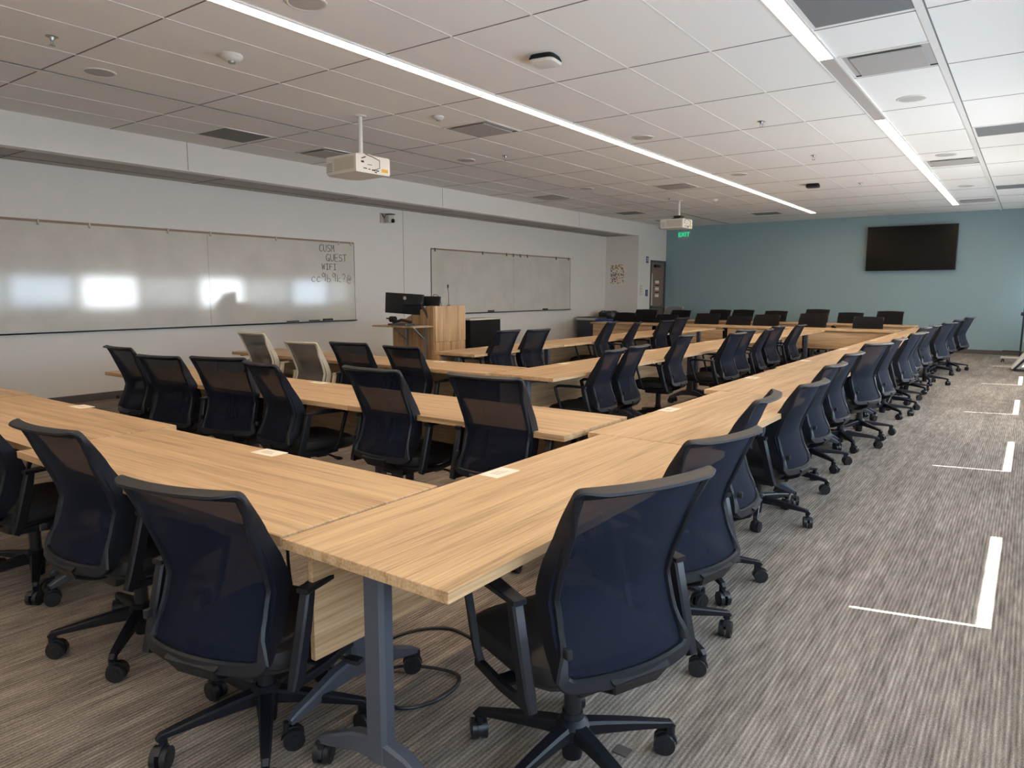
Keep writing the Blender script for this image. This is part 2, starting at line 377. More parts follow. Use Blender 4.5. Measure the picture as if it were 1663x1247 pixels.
for x, y, l in [(-6.15, 2.56, 'small chrome sprinkler head in the upper left, nearest the camera'), (-6.2, 8.38, 'small chrome sprinkler head beyond the nearer projector'),
        (-2.63, 8.4, 'small chrome sprinkler head between the two slot lights, nearer one'), (-2.65, 10.86, 'small chrome sprinkler head between the slot lights before the black access point'),
        (-2.62, 14.05, 'farthest sprinkler head between the two slot lights'), (-6.22, 14.08, 'chrome sprinkler head just before the far projector')]:
    t = thing('sprinkler_head', l, 'sprinkler', (x, y, ZC), 0, 'ceiling sprinklers'); OB('escutcheon', esc, t); OB('deflector', defl, t)
def access_point(x, y, label, m):
    t = thing('wifi_access_point', label, 'access point', (x, y, ZC), R(8))
    bm = bmesh.new(); lathe(bm, [(.10, 0), (.115, -.03), (.11, -.04)], 32, sq=5); obj('mounting_base', bm, voidm, t)
    bm = bmesh.new(); lathe(bm, [(.11, -.038), (.118, -.046), (.105, -.062), (.06, -.068), (.001, -.069)], 32, sq=5); obj('cover', bm, m, t)
access_point(-3.38, 5.12, 'white square access point with a dark rim on the ceiling', whitem)
access_point(-3.33, 13.7, 'far access point with a dark cover between the slot lights', blackm)
def diffuser(x0, x1, y0, y1, label, kind='plate'):
    t = thing('ceiling_vent', label, 'vent', ((x0+x1)/2, (y0+y1)/2, ZC), 0); hx, hy = (x1-x0)/2, (y1-y0)/2
    bm = bmesh.new()
    for s in (-1, 1):
        box(bm, s*hx-.012, s*hx+.012, -hy, hy, -.008, 0); box(bm, -hx, hx, s*hy-.012, s*hy+.012, -.008, 0)
    obj('frame', bm, teem, t, smooth=False)
    if kind == 'plate':
        obj('backing', B(-hx+.012, hx-.012, -hy+.012, hy-.012, -.003, -.001), fixm, t, smooth=False)
        bm = bmesh.new(); box(bm, -hx+.012, hx-.012, hy-.045, hy-.015, -.005, -.003); obj('dark_slot', bm, voidm, t, smooth=False)
        obj('face_plate', B(-hx+.07, hx-.07, -hy+.05, hy-.06, -.022, -.012, bev=.003), grillem, t, smooth=False)
    else:
        obj('grille', B(-hx+.012, hx-.012, -hy+.012, hy-.012, -.006, -.001), ductm, t, smooth=False)
diffuser(-8.43, -7.82, 5.04, 5.7, 'dark flush return grille above the soffit side, left of the nearer projector', 'grille')
diffuser(-5.77, -5.12, 6.56, 7.22, 'square supply vent between the nearer projector and the slot light')
diffuser(-8.43, -7.82, 6.52, 7.2, 'square supply vent partly behind the nearer projector, by the soffit')
diffuser(-8.43, -7.82, 12.2, 12.86, 'square supply vent by the soffit, between the two projectors')
diffuser(-5.77, -5.12, 12.25, 12.86, 'square supply vent just before the far projector')
diffuser(-8.43, -7.82, 15.8, 16.4, 'far return grille by the soffit, left of the far projector', 'grille')
diffuser(-8.43, -7.82, 18.1, 18.7, 'farthest vent by the soffit, behind the far projector', 'grille')
diffuser(-5.77, -5.12, 17.8, 18.4, 'farthest vent beside the end of the long slot light', 'grille')
diffuser(-1.44, -.78, 4.4, 5.72, 'large perforated grille at the top right edge of the ceiling', 'grille')
diffuser(-1.44, -.78, 6.52, 7.2, 'large square supply vent beside the unlit stretch, nearest on the window side')
diffuser(-1.44, -.78, 12.25, 12.86, 'square supply vent on the window side, past the second round speaker')
diffuser(-1.44, -.78, 17.75, 18.3, 'farthest supply vent on the window side')
diffuser(-.72, -.06, 10.12, 10.74, 'grey flush grille at the right edge of the ceiling, nearest one', 'grille')
diffuser(-.72, -.06, 15.75, 16.35, 'grey flush grille at the right edge of the ceiling, farther one', 'grille')

# projectors
def projector(x, y, zt, rz, label, cable_label, black):
    t = thing('ceiling_projector', label, 'projector', (x, y, ZC), rz)
    L = ZC - zt
    bm = bmesh.new(); cyl(bm, (0, 0, -L/2), .024, L, 16); cyl(bm, (0, 0, -.006), .07, .012, 20); obj('mounting_pole', bm, whitem, t)
    bm = bmesh.new(); box(bm, -.09, .09, -.08, .08, -L-.015, -L+(.06 if black else .02), .006); tube(bm, [(-.16, -.12, -L-.02), (-.06, -.05, -L+.02)], .012, 6); tube(bm, [(.16, .12, -L-.02), (.06, .05, -L+.02)], .012, 6); tube(bm, [(.16, -.12, -L-.02), (.06, -.05, -L+.02)], .012, 6); tube(bm, [(-.16, .12, -L-.02), (-.06, .05, -L+.02)], .012, 6)
    obj('mount_bracket', bm, blackm if black else whitem, t)
    z1 = -L-.015; z0 = z1-.19
    bm = bmesh.new()
    pts = [(-.24, -.20), (.24, -.20), (.24, .30), (.14, .38), (-.14, .38), (-.24, .30)]
    ring_loft(bm, [[Vector((a*.97, b*.97, z0)) for a, b in pts], [Vector((a, b, z0+.02)) for a, b in pts], [Vector((a, b, z1-.015)) for a, b in pts], [Vector((a*.97, b*.97, z1)) for a, b in pts]])
    bd = obj('body', bm, whitem, t, smooth=False)
    bm = bmesh.new()
    for i in range(30): box(bm, -.242, -.2405, -.165+.011*i, -.160+.011*i, z0+.03, z1-.03)
    obj('side_vent', bm, offwm, t, smooth=False)
    bm = bmesh.new()
    for i in range(5):
        for j in range(4): box(bm, -.2425, -.240, .20+.022*j, .212+.022*j, z0+.03+.02*i, z0+.038+.02*i)
    obj('control_panel', bm, faintm, t, smooth=False)
    bm = bmesh.new()
    for (a, w_, b, h_) in [(-.17, .04, .10, .02), (-.14, .05, .04, .010), (-.07, .03, .035, .010), (-.02, .05, .03, .014), (.04, .04, .03, .012), (-.08, .06, .085, .006), (.02, .03, .012, .010)]:
        box(bm, a, a+w_, -.2015, -.200, z0+b, z0+b+h_)
    obj('rear_ports', bm, inkm, t, smooth=False)
    obj('warning_label', B(.12, .21, -.2015, -.200, z0+.03, z0+.065), yellowm, t, smooth=False)
    bm = bmesh.new(); cyl(bm, (.05, .385, z0+.08), .045, .02, 20, 'Y'); obj('lens', bm, darkm, t)
    bm = bmesh.new(); tube(bm, [(-.10, -.06, -L-.02), (-.10, -.20, z1+.0), (-.05, -.235, z1-.02), (.05, -.245, z1-.05), (.06, -.235, z0+.06), (0, -.205, z0+.035)], .004, 6)
    tube(bm, [(-.12, -.06, -L-.02), (-.12, -.215, z1-.03), (-.16, -.215, z1-.045), (-.16, -.201, z1-.045)], .0045, 6)
    obj('cable', bm, inkm, t)
projector(-6.12, 5.60, 2.93, R(88), 'white projector hanging from the ceiling on a pole, the nearer of two', '', False)
projector(-6.2, 14.55, 2.985, R(88), 'white projector with a black bracket in front of the exit sign, the farther', '', True)

# exit sign near the door
t = thing('exit_sign', 'small hanging exit sign with green letters, half hidden by the far projector', 'sign', (-7.76, 18.6, 2.98))
bm = bmesh.new(); box(bm, -.17, .17, -.004, .004, -.10, .10); box(bm, -.02, .02, -.012, .012, .10, ZC-2.98); obj('acrylic_panel', bm, glassm, t, smooth=False)
def text(name, s, size, loc, rot, m, parent, ext=.001, bold=0, shear=0, sx=1):
    cu = bpy.data.curves.new(name, 'FONT'); cu.body = s; cu.size = size; cu.extrude = ext; cu.align_x = 'CENTER'; cu.align_y = 'CENTER'; cu.offset = bold; cu.shear = shear
    o = bpy.data.objects.new(name+'_tmp', cu); COL.objects.link(o)
    dg = bpy.context.evaluated_depsgraph_get(); me = bpy.data.meshes.new_from_object(o.evaluated_get(dg)); bpy.data.objects.remove(o); bpy.data.curves.remove(cu)
    me.materials.clear(); me.materials.append(m)
    n = bpy.data.objects.new(name, me); COL.objects.link(n); n.parent = parent; n.location = loc; n.rotation_euler = rot; n.scale = (sx, 1, 1)
    return n
text('letters', 'EXIT', .16, (0, -.008, 0), (R(90), 0, 0), greenm, t, bold=.004)

# ---------------------------------------------------------------- whiteboards
def whiteboard(y0, y1, z0, z1, label, hooks, seams, hm=None):
    t = thing('whiteboard', label, 'whiteboard', (XL, (y0+y1)/2, z0)); c = (y0+y1)/2; H = z1-z0
    obj('writing_surface', B(.002, .018, y0-c, y1-c, 0, H), boardm, t, smooth=False)
    bm = bmesh.new(); box(bm, .0, .024, y1-c, y1-c+.012, -.01, H+.01); box(bm, 0, .024, y0-c-.012, y0-c, -.01, H+.01); obj('side_trim', bm, alum, t, smooth=False)
    obj('map_rail', B(0, .028, y0-c, y1-c, H, H+.03), railm, t, smooth=False)
    bm = bmesh.new(); box(bm, 0, .07, y0-c, y1-c, -.022, 0); box(bm, .062, .07, y0-c, y1-c, -.022, -.005); obj('marker_tray', bm, alum, t, smooth=False)
    if seams:
        bm = bmesh.new()
        for s in seams: box(bm, .018, .0185, s-c-.002, s-c+.002, 0, H)
        obj('panel_seam', bm, faintm, t, smooth=False)
    for h in hooks:
        bm = bmesh.new(); box(bm, .026, .04, h-c-.012, h-c+.012, H-.035, H+.035, .003); box(bm, .04, .055, h-c-.010, h-c+.010, H-.035, H-.022, .003)
        obj('map_hook', bm, hm or offwm, t)
    return t
wb1 = whiteboard(-1.2, 8.95, .945, 2.30, 'long wall whiteboard with handwritten wifi note at its far end', [3.85, 4.45, 5.5, 6.15, 7.3, 8.6, 8.87], [6.1])
wb2 = whiteboard(11.03, 16.46, .995, 2.305, 'blank smudged wall whiteboard behind the lectern', [11.12, 12.7, 13.6, 13.87, 14.15, 14.45, 15.75, 16.35], [13.9], dframe)
# smudges on the far board
bm = bmesh.new()
# handwriting: strokes as thin lines on the board surface
def stroke_text(parent, s, y, z, h, w, m, th=.010):
    G = {
     'C': [[(1, .85), (.6, 1), (.15, .8), (0, .45), (.2, .1), (.6, 0), (1, .15)]],
     'U': [[(0, 1), (0, .3), (.25, 0), (.7, 0), (1, .3), (1, 1)]],
     'S': [[(1, .85), (.6, 1), (.1, .85), (.15, .6), (.85, .45), (.95, .15), (.5, 0), (0, .12)]],
     'M': [[(0, 0), (.1, 1), (.5, .4), (.9, 1), (1, 0)]],
     'G': [[(1, .85), (.55, 1), (.1, .75), (0, .35), (.3, 0), (.8, .05), (.95, .4), (.5, .4)], [(.95, .4), (.95, -.08)]],
     'E': [[(1, 1), (0, 1), (0, 0), (1, 0)], [(0, .5), (.8, .5)]],
     'T': [[(-.1, 1), (1.1, 1)], [(.5, 1), (.5, 0)]],
     'W': [[(0, 1), (.25, 0), (.5, .8), (.75, 0), (1, 1)]],
     'I': [[(.1, 1), (.9, 1)], [(.5, 1), (.5, 0)], [(.1, 0), (.9, 0)]],
     'F': [[(1, 1), (0, 1), (0, 0)], [(0, .55), (.7, .55)]],
     'c': [[(.9, .55), (.5, .7), (.05, .45), (.05, .2), (.4, 0), (.9, .1)]],
     '9': [[(.9, .9), (.4, 1.25), (.05, .95), (.3, .65), (.85, .85), (.9, 1.2), (.85, .1)]],
     'b': [[(.05, 1.0), (.05, 0), (.6, 0), (.95, .3), (.6, .55), (.05, .4)]],
     'k': [[(.05, 1.05), (.05, 0)], [(.85, .6), (.05, .3), (.9, 0)]],
     '2': [[(.1, .95), (.5, 1.2), (.9, .9), (.7, .55), (.4, .35)], [(.4, .12), (.42, .08)]],
     '@': [[(.7, .55), (.4, .6), (.35, .25), (.7, .25), (.72, .6), (.85, .2), (1.15, .4), (1.05, .8), (.5, .95), (0, .6), (.1, .05), (.6, -.2), (1.1, -.05)]],
     'i': [[(.5, .6), (.5, 0)]]}
    bm = bmesh.new(); yy = y
    for ch in s:
        if ch != ' ':
            for st in G[ch]:
                tube(bm, [(.0195, yy + a*w*.72, z + b*h) for a, b in st], th/2, 5)
        yy += w
    return obj('handwriting', bm, m, parent, label='handwritten black marker words')
cY = (8.95-1.2)/2
stroke_text(wb1, 'CUSM', 8.18-cY, 1.195, .12, .085, inkm)
stroke_text(wb1, 'GUEST', 8.32-cY, 1.035, .12, .095, inkm)
stroke_text(wb1, 'WIFI', 8.22-cY, 0.885, .10, .085, inkm)
stroke_text(wb1, 'cc9b9k2@', 7.99-cY, 0.670, .13, .112, faintm)
# markers in trays and erasers
for y, l in [(7.5, 'black marker on the long whiteboard tray, nearest the camera'), (7.62, 'second black marker on the long whiteboard tray'), (7.95, 'third black marker lying on the long whiteboard tray'), (8.05, 'fourth marker on the long tray, beside the eraser')]:
    bm = bmesh.new(); cyl(bm, (XL+.045, y, .956), .009, .12, 10, 'Y'); tag(obj('dry_erase_marker', bm, blackm), l, 'marker', 'markers on the long tray')
for x, y, z, l in [(XL+.045, 8.3, .969, 'black board eraser on the tray of the long whiteboard'), (XL+.045, 13.0, 1.02, 'black board eraser on the far board tray, nearer one'), (XL+.045, 15.25, 1.02, 'black board eraser on the far board tray, farther one')]:
    bm = bmesh.new(); box(bm, x-.025, x+.015, y-.10, y+.10, z-.022, z+.012, .006); tag(obj('board_eraser', bm, blackm), l, 'eraser')

# wall camera, outlet, wall seam
t = thing('wall_camera', 'small white pan camera on a bracket high between the whiteboards', 'camera', (XL, 9.75, 2.82))
bm = bmesh.new(); box(bm, 0, .02, -.12, .04, -.09, .09, .004); box(bm, .02, .12, -.02, .06, -.02, .0, .003); obj('bracket', bm, offwm, t)
bm = bmesh.new(); box(bm, .05, .17, -.05, .09, -.085, .06, .02); obj('head', bm, offwm, t)
bm = bmesh.new(); cyl(bm, (.175, .045, -.05), .038, .03, 18, 'X'); obj('lens', bm, darkm, t)
obj('top_plate', B(.04, .17, .0, .12, .068, .082), blackm, t)
bm = bmesh.new(); tube(bm, [(.03, -.10, .08), (.05, -.08, .03), (.06, -.03, .0)], .008, 6); obj('cable', bm, inkm, t)

# ---------------------------------------------------------------- door, signs, poster
d = struct('door_1', B(XS-.06, XS-.015, 19.30, 20.22, 0.008, 2.30), doorm)
bm = bmesh.new(); box(bm, XS-.125, XS+.015, 19.24, 19.30, 0, 2.36); box(bm, XS-.125, XS+.015, 20.22, 20.285, 0, 2.36); box(bm, XS-.125, XS+.015, 19.30, 20.22, 2.30, 2.36)
obj('door_frame', bm, dframe, d, smooth=False)
obj('door_glass', B(XS-.066, XS-.010, 19.36, 19.44, .55, 1.98), mat('pale_glass', rgb(214, 204, 186), .1), d, smooth=False)
bm = bmesh.new(); box(bm, XS-.0, XS+.055, 19.32, 20.12, .98, 1.04, .008); box(bm, XS-.014, XS+.0, 19.32, 19.42, .96, 1.06); box(bm, XS-.014, XS+.0, 20.04, 20.14, .96, 1.06); obj('push_bar', bm, dframe, d)
obj('door_closer', B(XS-.014, XS+.05, 19.5, 19.85, 2.16, 2.24, bev=.006), blackm, d)
bm = bmesh.new()
for z in (1.30, 1.40, 1.50, 1.60, 1.70): box(bm, XS-.0145, XS-.0125, 19.62, 19.88, z, z+.08)
nb = obj('notice_sheet', bm, [paperm], d, smooth=False)
bm = bmesh.new()
for z in (1.41, 1.61): box(bm, XS-.0124, XS-.0118, 19.62, 19.88, z, z+.06)
obj('notice_banner', bm, mat('maroon_print', rgb(110, 40, 52), .8), d, smooth=False)
for z, y, l, s in [(2.36, 19.02, 'small blue room sign left of the door, upper one', 1), (1.42, 19.02, 'small blue sign left of the door, lower one', 0)]:
    t = thing('wall_sign', l, 'sign', (XS, y, z)); obj('plate', B(0, .01, -.07, .07, -.09, .09), bluesign, t, smooth=False)
    bm = bmesh.new()
    if s:
        box(bm, .010, .0115, -.04, .04, .03, .05); box(bm, .010, .0115, -.04, -.02, -.05, .02); box(bm, .010, .0115, .02, .04, -.05, .02)
    else:
        cyl(bm, (.0105, 0, .04), .012, .002, 10, 'X'); tube(bm, [(.011, 0, .025), (.011, -.005, -.01), (.011, .02, -.03), (.011, .025, -.055)], .005, 5)
    obj('symbol', bm, whitem, t, smooth=False)
t = thing('light_switch_panel', 'pale switch panel on the wall left of the door signs', 'switch', (XS, 18.65, 1.5)); obj('plate', B(0, .008, -.08, .08, -.14, .14), offwm, t, smooth=False)
bm = bmesh.new()
for i in range(3): box(bm, .008, .014, -.05, .05, -.11+.08*i, -.06+.08*i)
obj('switch', bm, whitem, t, smooth=False)
t = thing('poster', 'pale poster of many small coloured marks on the niche end wall', 'poster', (-9.67, YN, 1.95))
obj('sheet', B(-.235, .235, -.006, 0, -.30, .30), paperm, t, smooth=False)
for nm, c, n in [('dark_marks', rgb(60, 56, 60), 90), ('pink_marks', rgb(190, 120, 120), 80), ('green_marks', rgb(90, 120, 110), 50)]:
    bm = bmesh.new()
    for i in range(n):
        a, b, s1, s2 = random.uniform(-.21, .21), random.uniform(-.27, .27), random.uniform(.01, .035), random.uniform(.006, .03)
        box(bm, a-s1/2, a+s1/2, -.0072, -.0062, b-s2/2, b+s2/2)
    obj(nm, bm, mat(nm, c, .8), t, smooth=False)

# wall television
t = thing('television', 'large black flat television mounted on the blue wall', 'television', (-2.54, YB, 2.53))
bm = bmesh.new(); box(bm, -.98, .98, -.16, -.10, -.545, .545, .006); obj('casing', bm, blackm, t)
obj('screen', B(-.965, .965, -.1615, -.1600, -.53, .53), darkm, t, smooth=False)
obj('wall_mount', B(-.3, .3, -.10, 0, -.2, .2), dframe, t, smooth=False)

# ---------------------------------------------------------------- tables
def caster_me():
    bm = bmesh.new()
    for s in (-1, 1):
        cyl(bm, (s*.016, -.012, .034), .034, .018, 20, 'X'); cyl(bm, (s*.026, -.012, .034), .018, .004, 14, 'X')
    box(bm, -.007, .007, -.02, .014, .03, .068, .003); cyl(bm, (0, .010, .075), .010, .030, 10)
    # hood over the wheels
    pts = [(a*math.pi/10) for a in range(0, 9)]
    rings = [[Vector((s*w_, -.012+math.cos(a)*r_, .034+math.sin(a)*r_)) for (s, w_, r_) in ((-1, .008, .036), (1, .008, .036), (1, .008, .040), (-1, .008, .040))] for a in pts]
    ring_loft(bm, rings)
    return ME('caster', bm, blackm)
CASTER = caster_me()
def table_leg_me(D):
    bm = bmesh.new()
    # octagonal upright
    c = .012; a, b = .027, .040
    q = [(-a, -b+c), (-a+c, -b), (a-c, -b), (a, -b+c), (a, b-c), (a-c, b), (-a+c, b), (-a, b-c)]
    ring_loft(bm, [[Vector((x, y, z)) for x, y in q] for z in (.13, .70)])
    r = D/2-.06
    for s in (-1, 1):
        bar(bm, [(0, s*.0, .165), (0, s*.10, .150), (0, s*(r-.03), .098), (0, s*r, .088)], (1, 0, 0), [.05, .046, .034, .03], [.075, .06, .034, .022])
    box(bm, -.03, .03, -D/2+.08, D/2-.08, .685, .704, .003)
    return ME('leg', bm, legm)
TAB = {}
def table_meshes(L, D):
    k = (L, D)
    if k in TAB: return TAB[k]
    bm = bmesh.new(); box(bm, -L/2+.002, L/2-.002, -D/2+.002, D/2-.002, .705, .737, .0015, 1); top = ME('tabletop', bm, topm, False)
    bm = bmesh.new(); box(bm, -L/2+.05, L/2-.05, D/2-.075, D/2-.055, .355, .695, .001, 1); pan = ME('modesty_panel', bm, panelm, False)
    bm = bmesh.new()
    box(bm, -L/2+.10, L/2-.10, -.02, .02, .66, .70, .003)
    for s in (-1, 1): box(bm, s*(L/2-.3)-.015, s*(L/2-.3)+.015, -.02, D/2-.075, .675, .70, .002)
    beam = ME('support_beam', bm, legm)
    TAB[k] = (top, pan, beam, table_leg_me(D)); return TAB[k]
def table(x, y, rz, L, D, label, group, panel=True):
    top, pan, beam, leg = table_meshes(L, D)
    t = thing('training_table', label, 'table', (x, y, 0), rz, group)
    OB('tabletop', top, t); OB('modesty_panel', pan, t) if panel else None
    OB('support_beam', beam, t)
    for s in (-1, 1):
        l = OB('leg', leg, t, (s*(L/2-.075), 0, 0))
        for q in (-1, 1): OB('caster', CASTER, l, (0, q*(D/2-.06), 0), R(random.uniform(0, 360)))
    return t
TL = 1.935
offs = [0, -.08, -.20, -.23, -.235, -.23, -.225, -.22]
for k in range(8):
    table(-1.415+offs[k], 1.24+TL*(k+.5), R(90), TL-.006, .65, ('oak laminate table at the near end of the long window-side row, legs in view' if k == 0 else 'oak laminate table, %s from the camera in the long window-side row' % NTH[k]), 'tables of the long window-side row')
for k, (xc, yc) in enumerate([(-2.72, 1.60), (-4.67, 1.67), (-6.62, 1.70)]):
    table(xc, yc, 0, 1.93, .70, ['oak laminate table in the front row, touching the nearest window-side table', 'oak laminate table in the middle of the front row at left edge', 'oak laminate table at the far left of the front row, mostly out of view'][k], 'tables of the front row')
for k in range(3):
    table(-1.86-.81-1.62*k, 3.37, 0, 1.614, .70, ['oak laminate table of the second row, touching the long window-side row', 'oak laminate table in the middle of the second row', 'oak laminate table at the wall end of the second row'][k], 'tables of the second row')
for k in range(2):
    table(-3.87-.965-1.93*k, 5.27, 0, 1.924, .66, ['oak laminate table of the third row, meeting the middle lengthwise row', 'oak laminate table at the wall end of the third row, by the beige chairs'][k], 'tables of the third row')
for k in range(5):
    table(-3.525, 5.0+TL*(k+.5), R(90), TL-.006, .65, 'oak laminate table, %s from the camera in the middle lengthwise row' % NTH[k], 'tables of the middle lengthwise row')
for k in range(4):
    table(-5.475, 6.38+TL*(k+.5), R(90), TL-.006, .65, 'oak laminate table, %s from the lectern in the row beside the lectern' % NTH[k], 'tables of the row beside the lectern')
for nm, y0 in (('nearer', 14.85), ('farther', 17.35)):
    for k in range(4):
        table(-8.48+.81+1.62*k, y0+.35, R(180), 1.614, .70, 'oak table with front panel facing us, %s from the left in the %s back row' % (NTH[k], nm), 'tables of the %s back row' % nm)

# ---------------------------------------------------------------- office chairs
PROF = [(.440, -.266), (.50, -.252), (.58, -.216), (.670, -.188), (.74, -.205), (.85, -.252), (.94, -.291), (.98, -.311), (1.003, -.328)]
WID = [(.44, .222), (.48, .232), (.52, .234), (1.01, .230)]
def ip(T, z):
    if z <= T[0][0]: return T[0][1]
    for (a, b), (c, d) in zip(T, T[1:]):
        if z <= c: return b + (d-b)*(z-a)/(c-a)
    return T[-1][1]
WF = 1.0
def bsurf(u, z):   # u -1..1 across
    w = ip(WID, z)*WF; c = .048 if z < .6 else .048 - .013*(z-.6)/.4
    return Vector((u*w, ip(PROF, z) + c*(u*u) - .02, z))
QB = [(-.004, -.016), (.0, -.022), (.030, -.020), (.036, -.014), (.036, .012), (.030, .020), (.002, .022), (-.004, .016)]
def QT(lp): return [(-.006, -.004), (-.002, -.010), (.020, -.010), (.026, -.004), (.026, .006), (.012, .014), (-.010*lp/.048, lp), (-.016*lp/.048-.002, lp-.004)]
def back_frame_me(m):
    bm = bmesh.new(); loop = []
    zb, zt = .445, 1.0
    for i in range(9): loop.append((i/8*.84, zb, 'b'))                # bottom, centre -> right
    for a in (22, 45, 67): loop.append((.84+.16*math.sin(R(a)), zb+.03*(1-math.cos(R(a))), 'b'))
    for i in range(19): loop.append((1, zb+.03+(zt-.015-zb-.03)*i/18, 's'))
    for a in (30, 60): loop.append((1-.05*(1-math.cos(R(a))), zt-.015+.015*math.sin(R(a)), 't'))
    for i in range(9): loop.append((.95-i/8*.95, zt, 't'))
    full = loop + [(-u, z, k) for u, z, k in reversed(loop[1:-1])]
    pts = [bsurf(u, z) for u, z, k in full]; n = len(pts); rings = []
    cen = Vector((0, -.28, .72))
    for i, (u, z, k) in enumerate(full):
        t = (pts[(i+1) % n]-pts[i-1]).normalized()
        eps = .01
        du = (bsurf(min(u+eps, 1.05), z)-bsurf(u-eps, z)); dz = bsurf(u, min(z+eps, 1.01))-bsurf(u, z-eps)
        N = du.cross(dz).normalized()
        if N.y > 0: N = -N            # N points to the back (-Y)
        inn = t.cross(N).normalized()
        if inn.dot(cen-pts[i]) < 0: inn = -inn
        p = pts[i]
        if k == 's':      # wide slanted flank, deepest at the lumbar bend
            f = max(0, 1-abs(z-.63)/.22); wd = .040+.010*f; dp = .028+.042*f
            qs = [(-.002, -dp), (.004, -dp-.004), (.012, -dp+.002), (wd-.006, -.010), (wd, -.004), (wd, .010), (wd-.005, .016), (wd-.016, .012)]
            qe, t_ = (QT(.012), min(1, max(0, (z-.88)/.095))) if z > .7 else (QB, min(1, max(0, (.54-z)/.06)))
            q = [(a0+(a1-a0)*t_, b0+(b1-b0)*t_) for (a0, b0), (a1, b1) in zip(qs, qe)]
        elif k == 'b': q = QB
        else: q = QT(.012 + .024*min(1, max(0, (1-abs(u))/.25)))
        rings.append([p + inn*a + N*b for a, b in q])
    ring_loft(bm, rings, closed=True)
    # spine link to the seat mechanism
    bar(bm, [(0, -.295, .47), (0, -.27, .43), (0, -.20, .395), (0, -.08, .385)], (1, 0, 0), [.20, .16, .12, .12], [.03, .04, .035, .03])
    return ME('back_frame', bm, m)
def back_pad_me(m):
    bm = bmesh.new(); nu, nz = 16, 16; G = []
    for j in range(nz+1):
        z = .46 + (1.012-.46)*j/nz; row = []
        for i in range(nu+1):
            u = -1+2*i/nu; row.append(bm.verts.new(bsurf(u*1.01, z) + Vector((0, .058 if z < .9 else .058-.3*(z-.9), -(.03*abs(u)**8 + .012*u*u)*(z-.46)/.55))))
        G.append(row)
    for j in range(nz):
        for i in range(nu): bm.faces.new((G[j][i], G[j][i+1], G[j+1][i+1], G[j+1][i]))
    bmesh.ops.recalc_face_normals(bm, faces=bm.faces); bmesh.ops.solidify(bm, geom=bm.faces[:], thickness=.02)
    return ME('back_pad', bm, m)
def back_mesh_me(m):
    bm = bmesh.new(); nu, nz = 14, 18; G = []
    for j in range(nz+1):
        z = .465 + (.985-.465)*j/nz; row = []
        s = .93
        for i in range(nu+1):
            row.append(bm.verts.new(bsurf((-1+2*i/nu)*s, z) + Vector((0, -.002, 0))))
        G.append(row)
    for j in range(nz):
        for i in range(nu): bm.faces.new((G[j][i], G[j][i+1], G[j+1][i+1], G[j+1][i]))
    me = ME('back_mesh', bm, m); return me
def superbox(bm, cx, cy, z0, z1, hx, hy, rings, droop=0):
    """rounded cushion: rings = list of (scale, zfrac)"""
    n = 40; RR = []
    for s, zf in rings:
        ring = []
        for k in range(n):
            a = 2*math.pi*k/n; f = 1/((abs(math.cos(a))**4.5 + abs(math.sin(a))**4.5)**(1/4.5))
            x = math.cos(a)*f*(hx-(1-s)*.10); y = math.sin(a)*f*(hy-(1-s)*.10); z = z0+(z1-z0)*zf
            z -= droop*max(0, y/hy-.55)**2
            ring.append(Vector((cx+x, cy+y, z)))
        RR.append(ring)
    ring_loft(bm, RR)
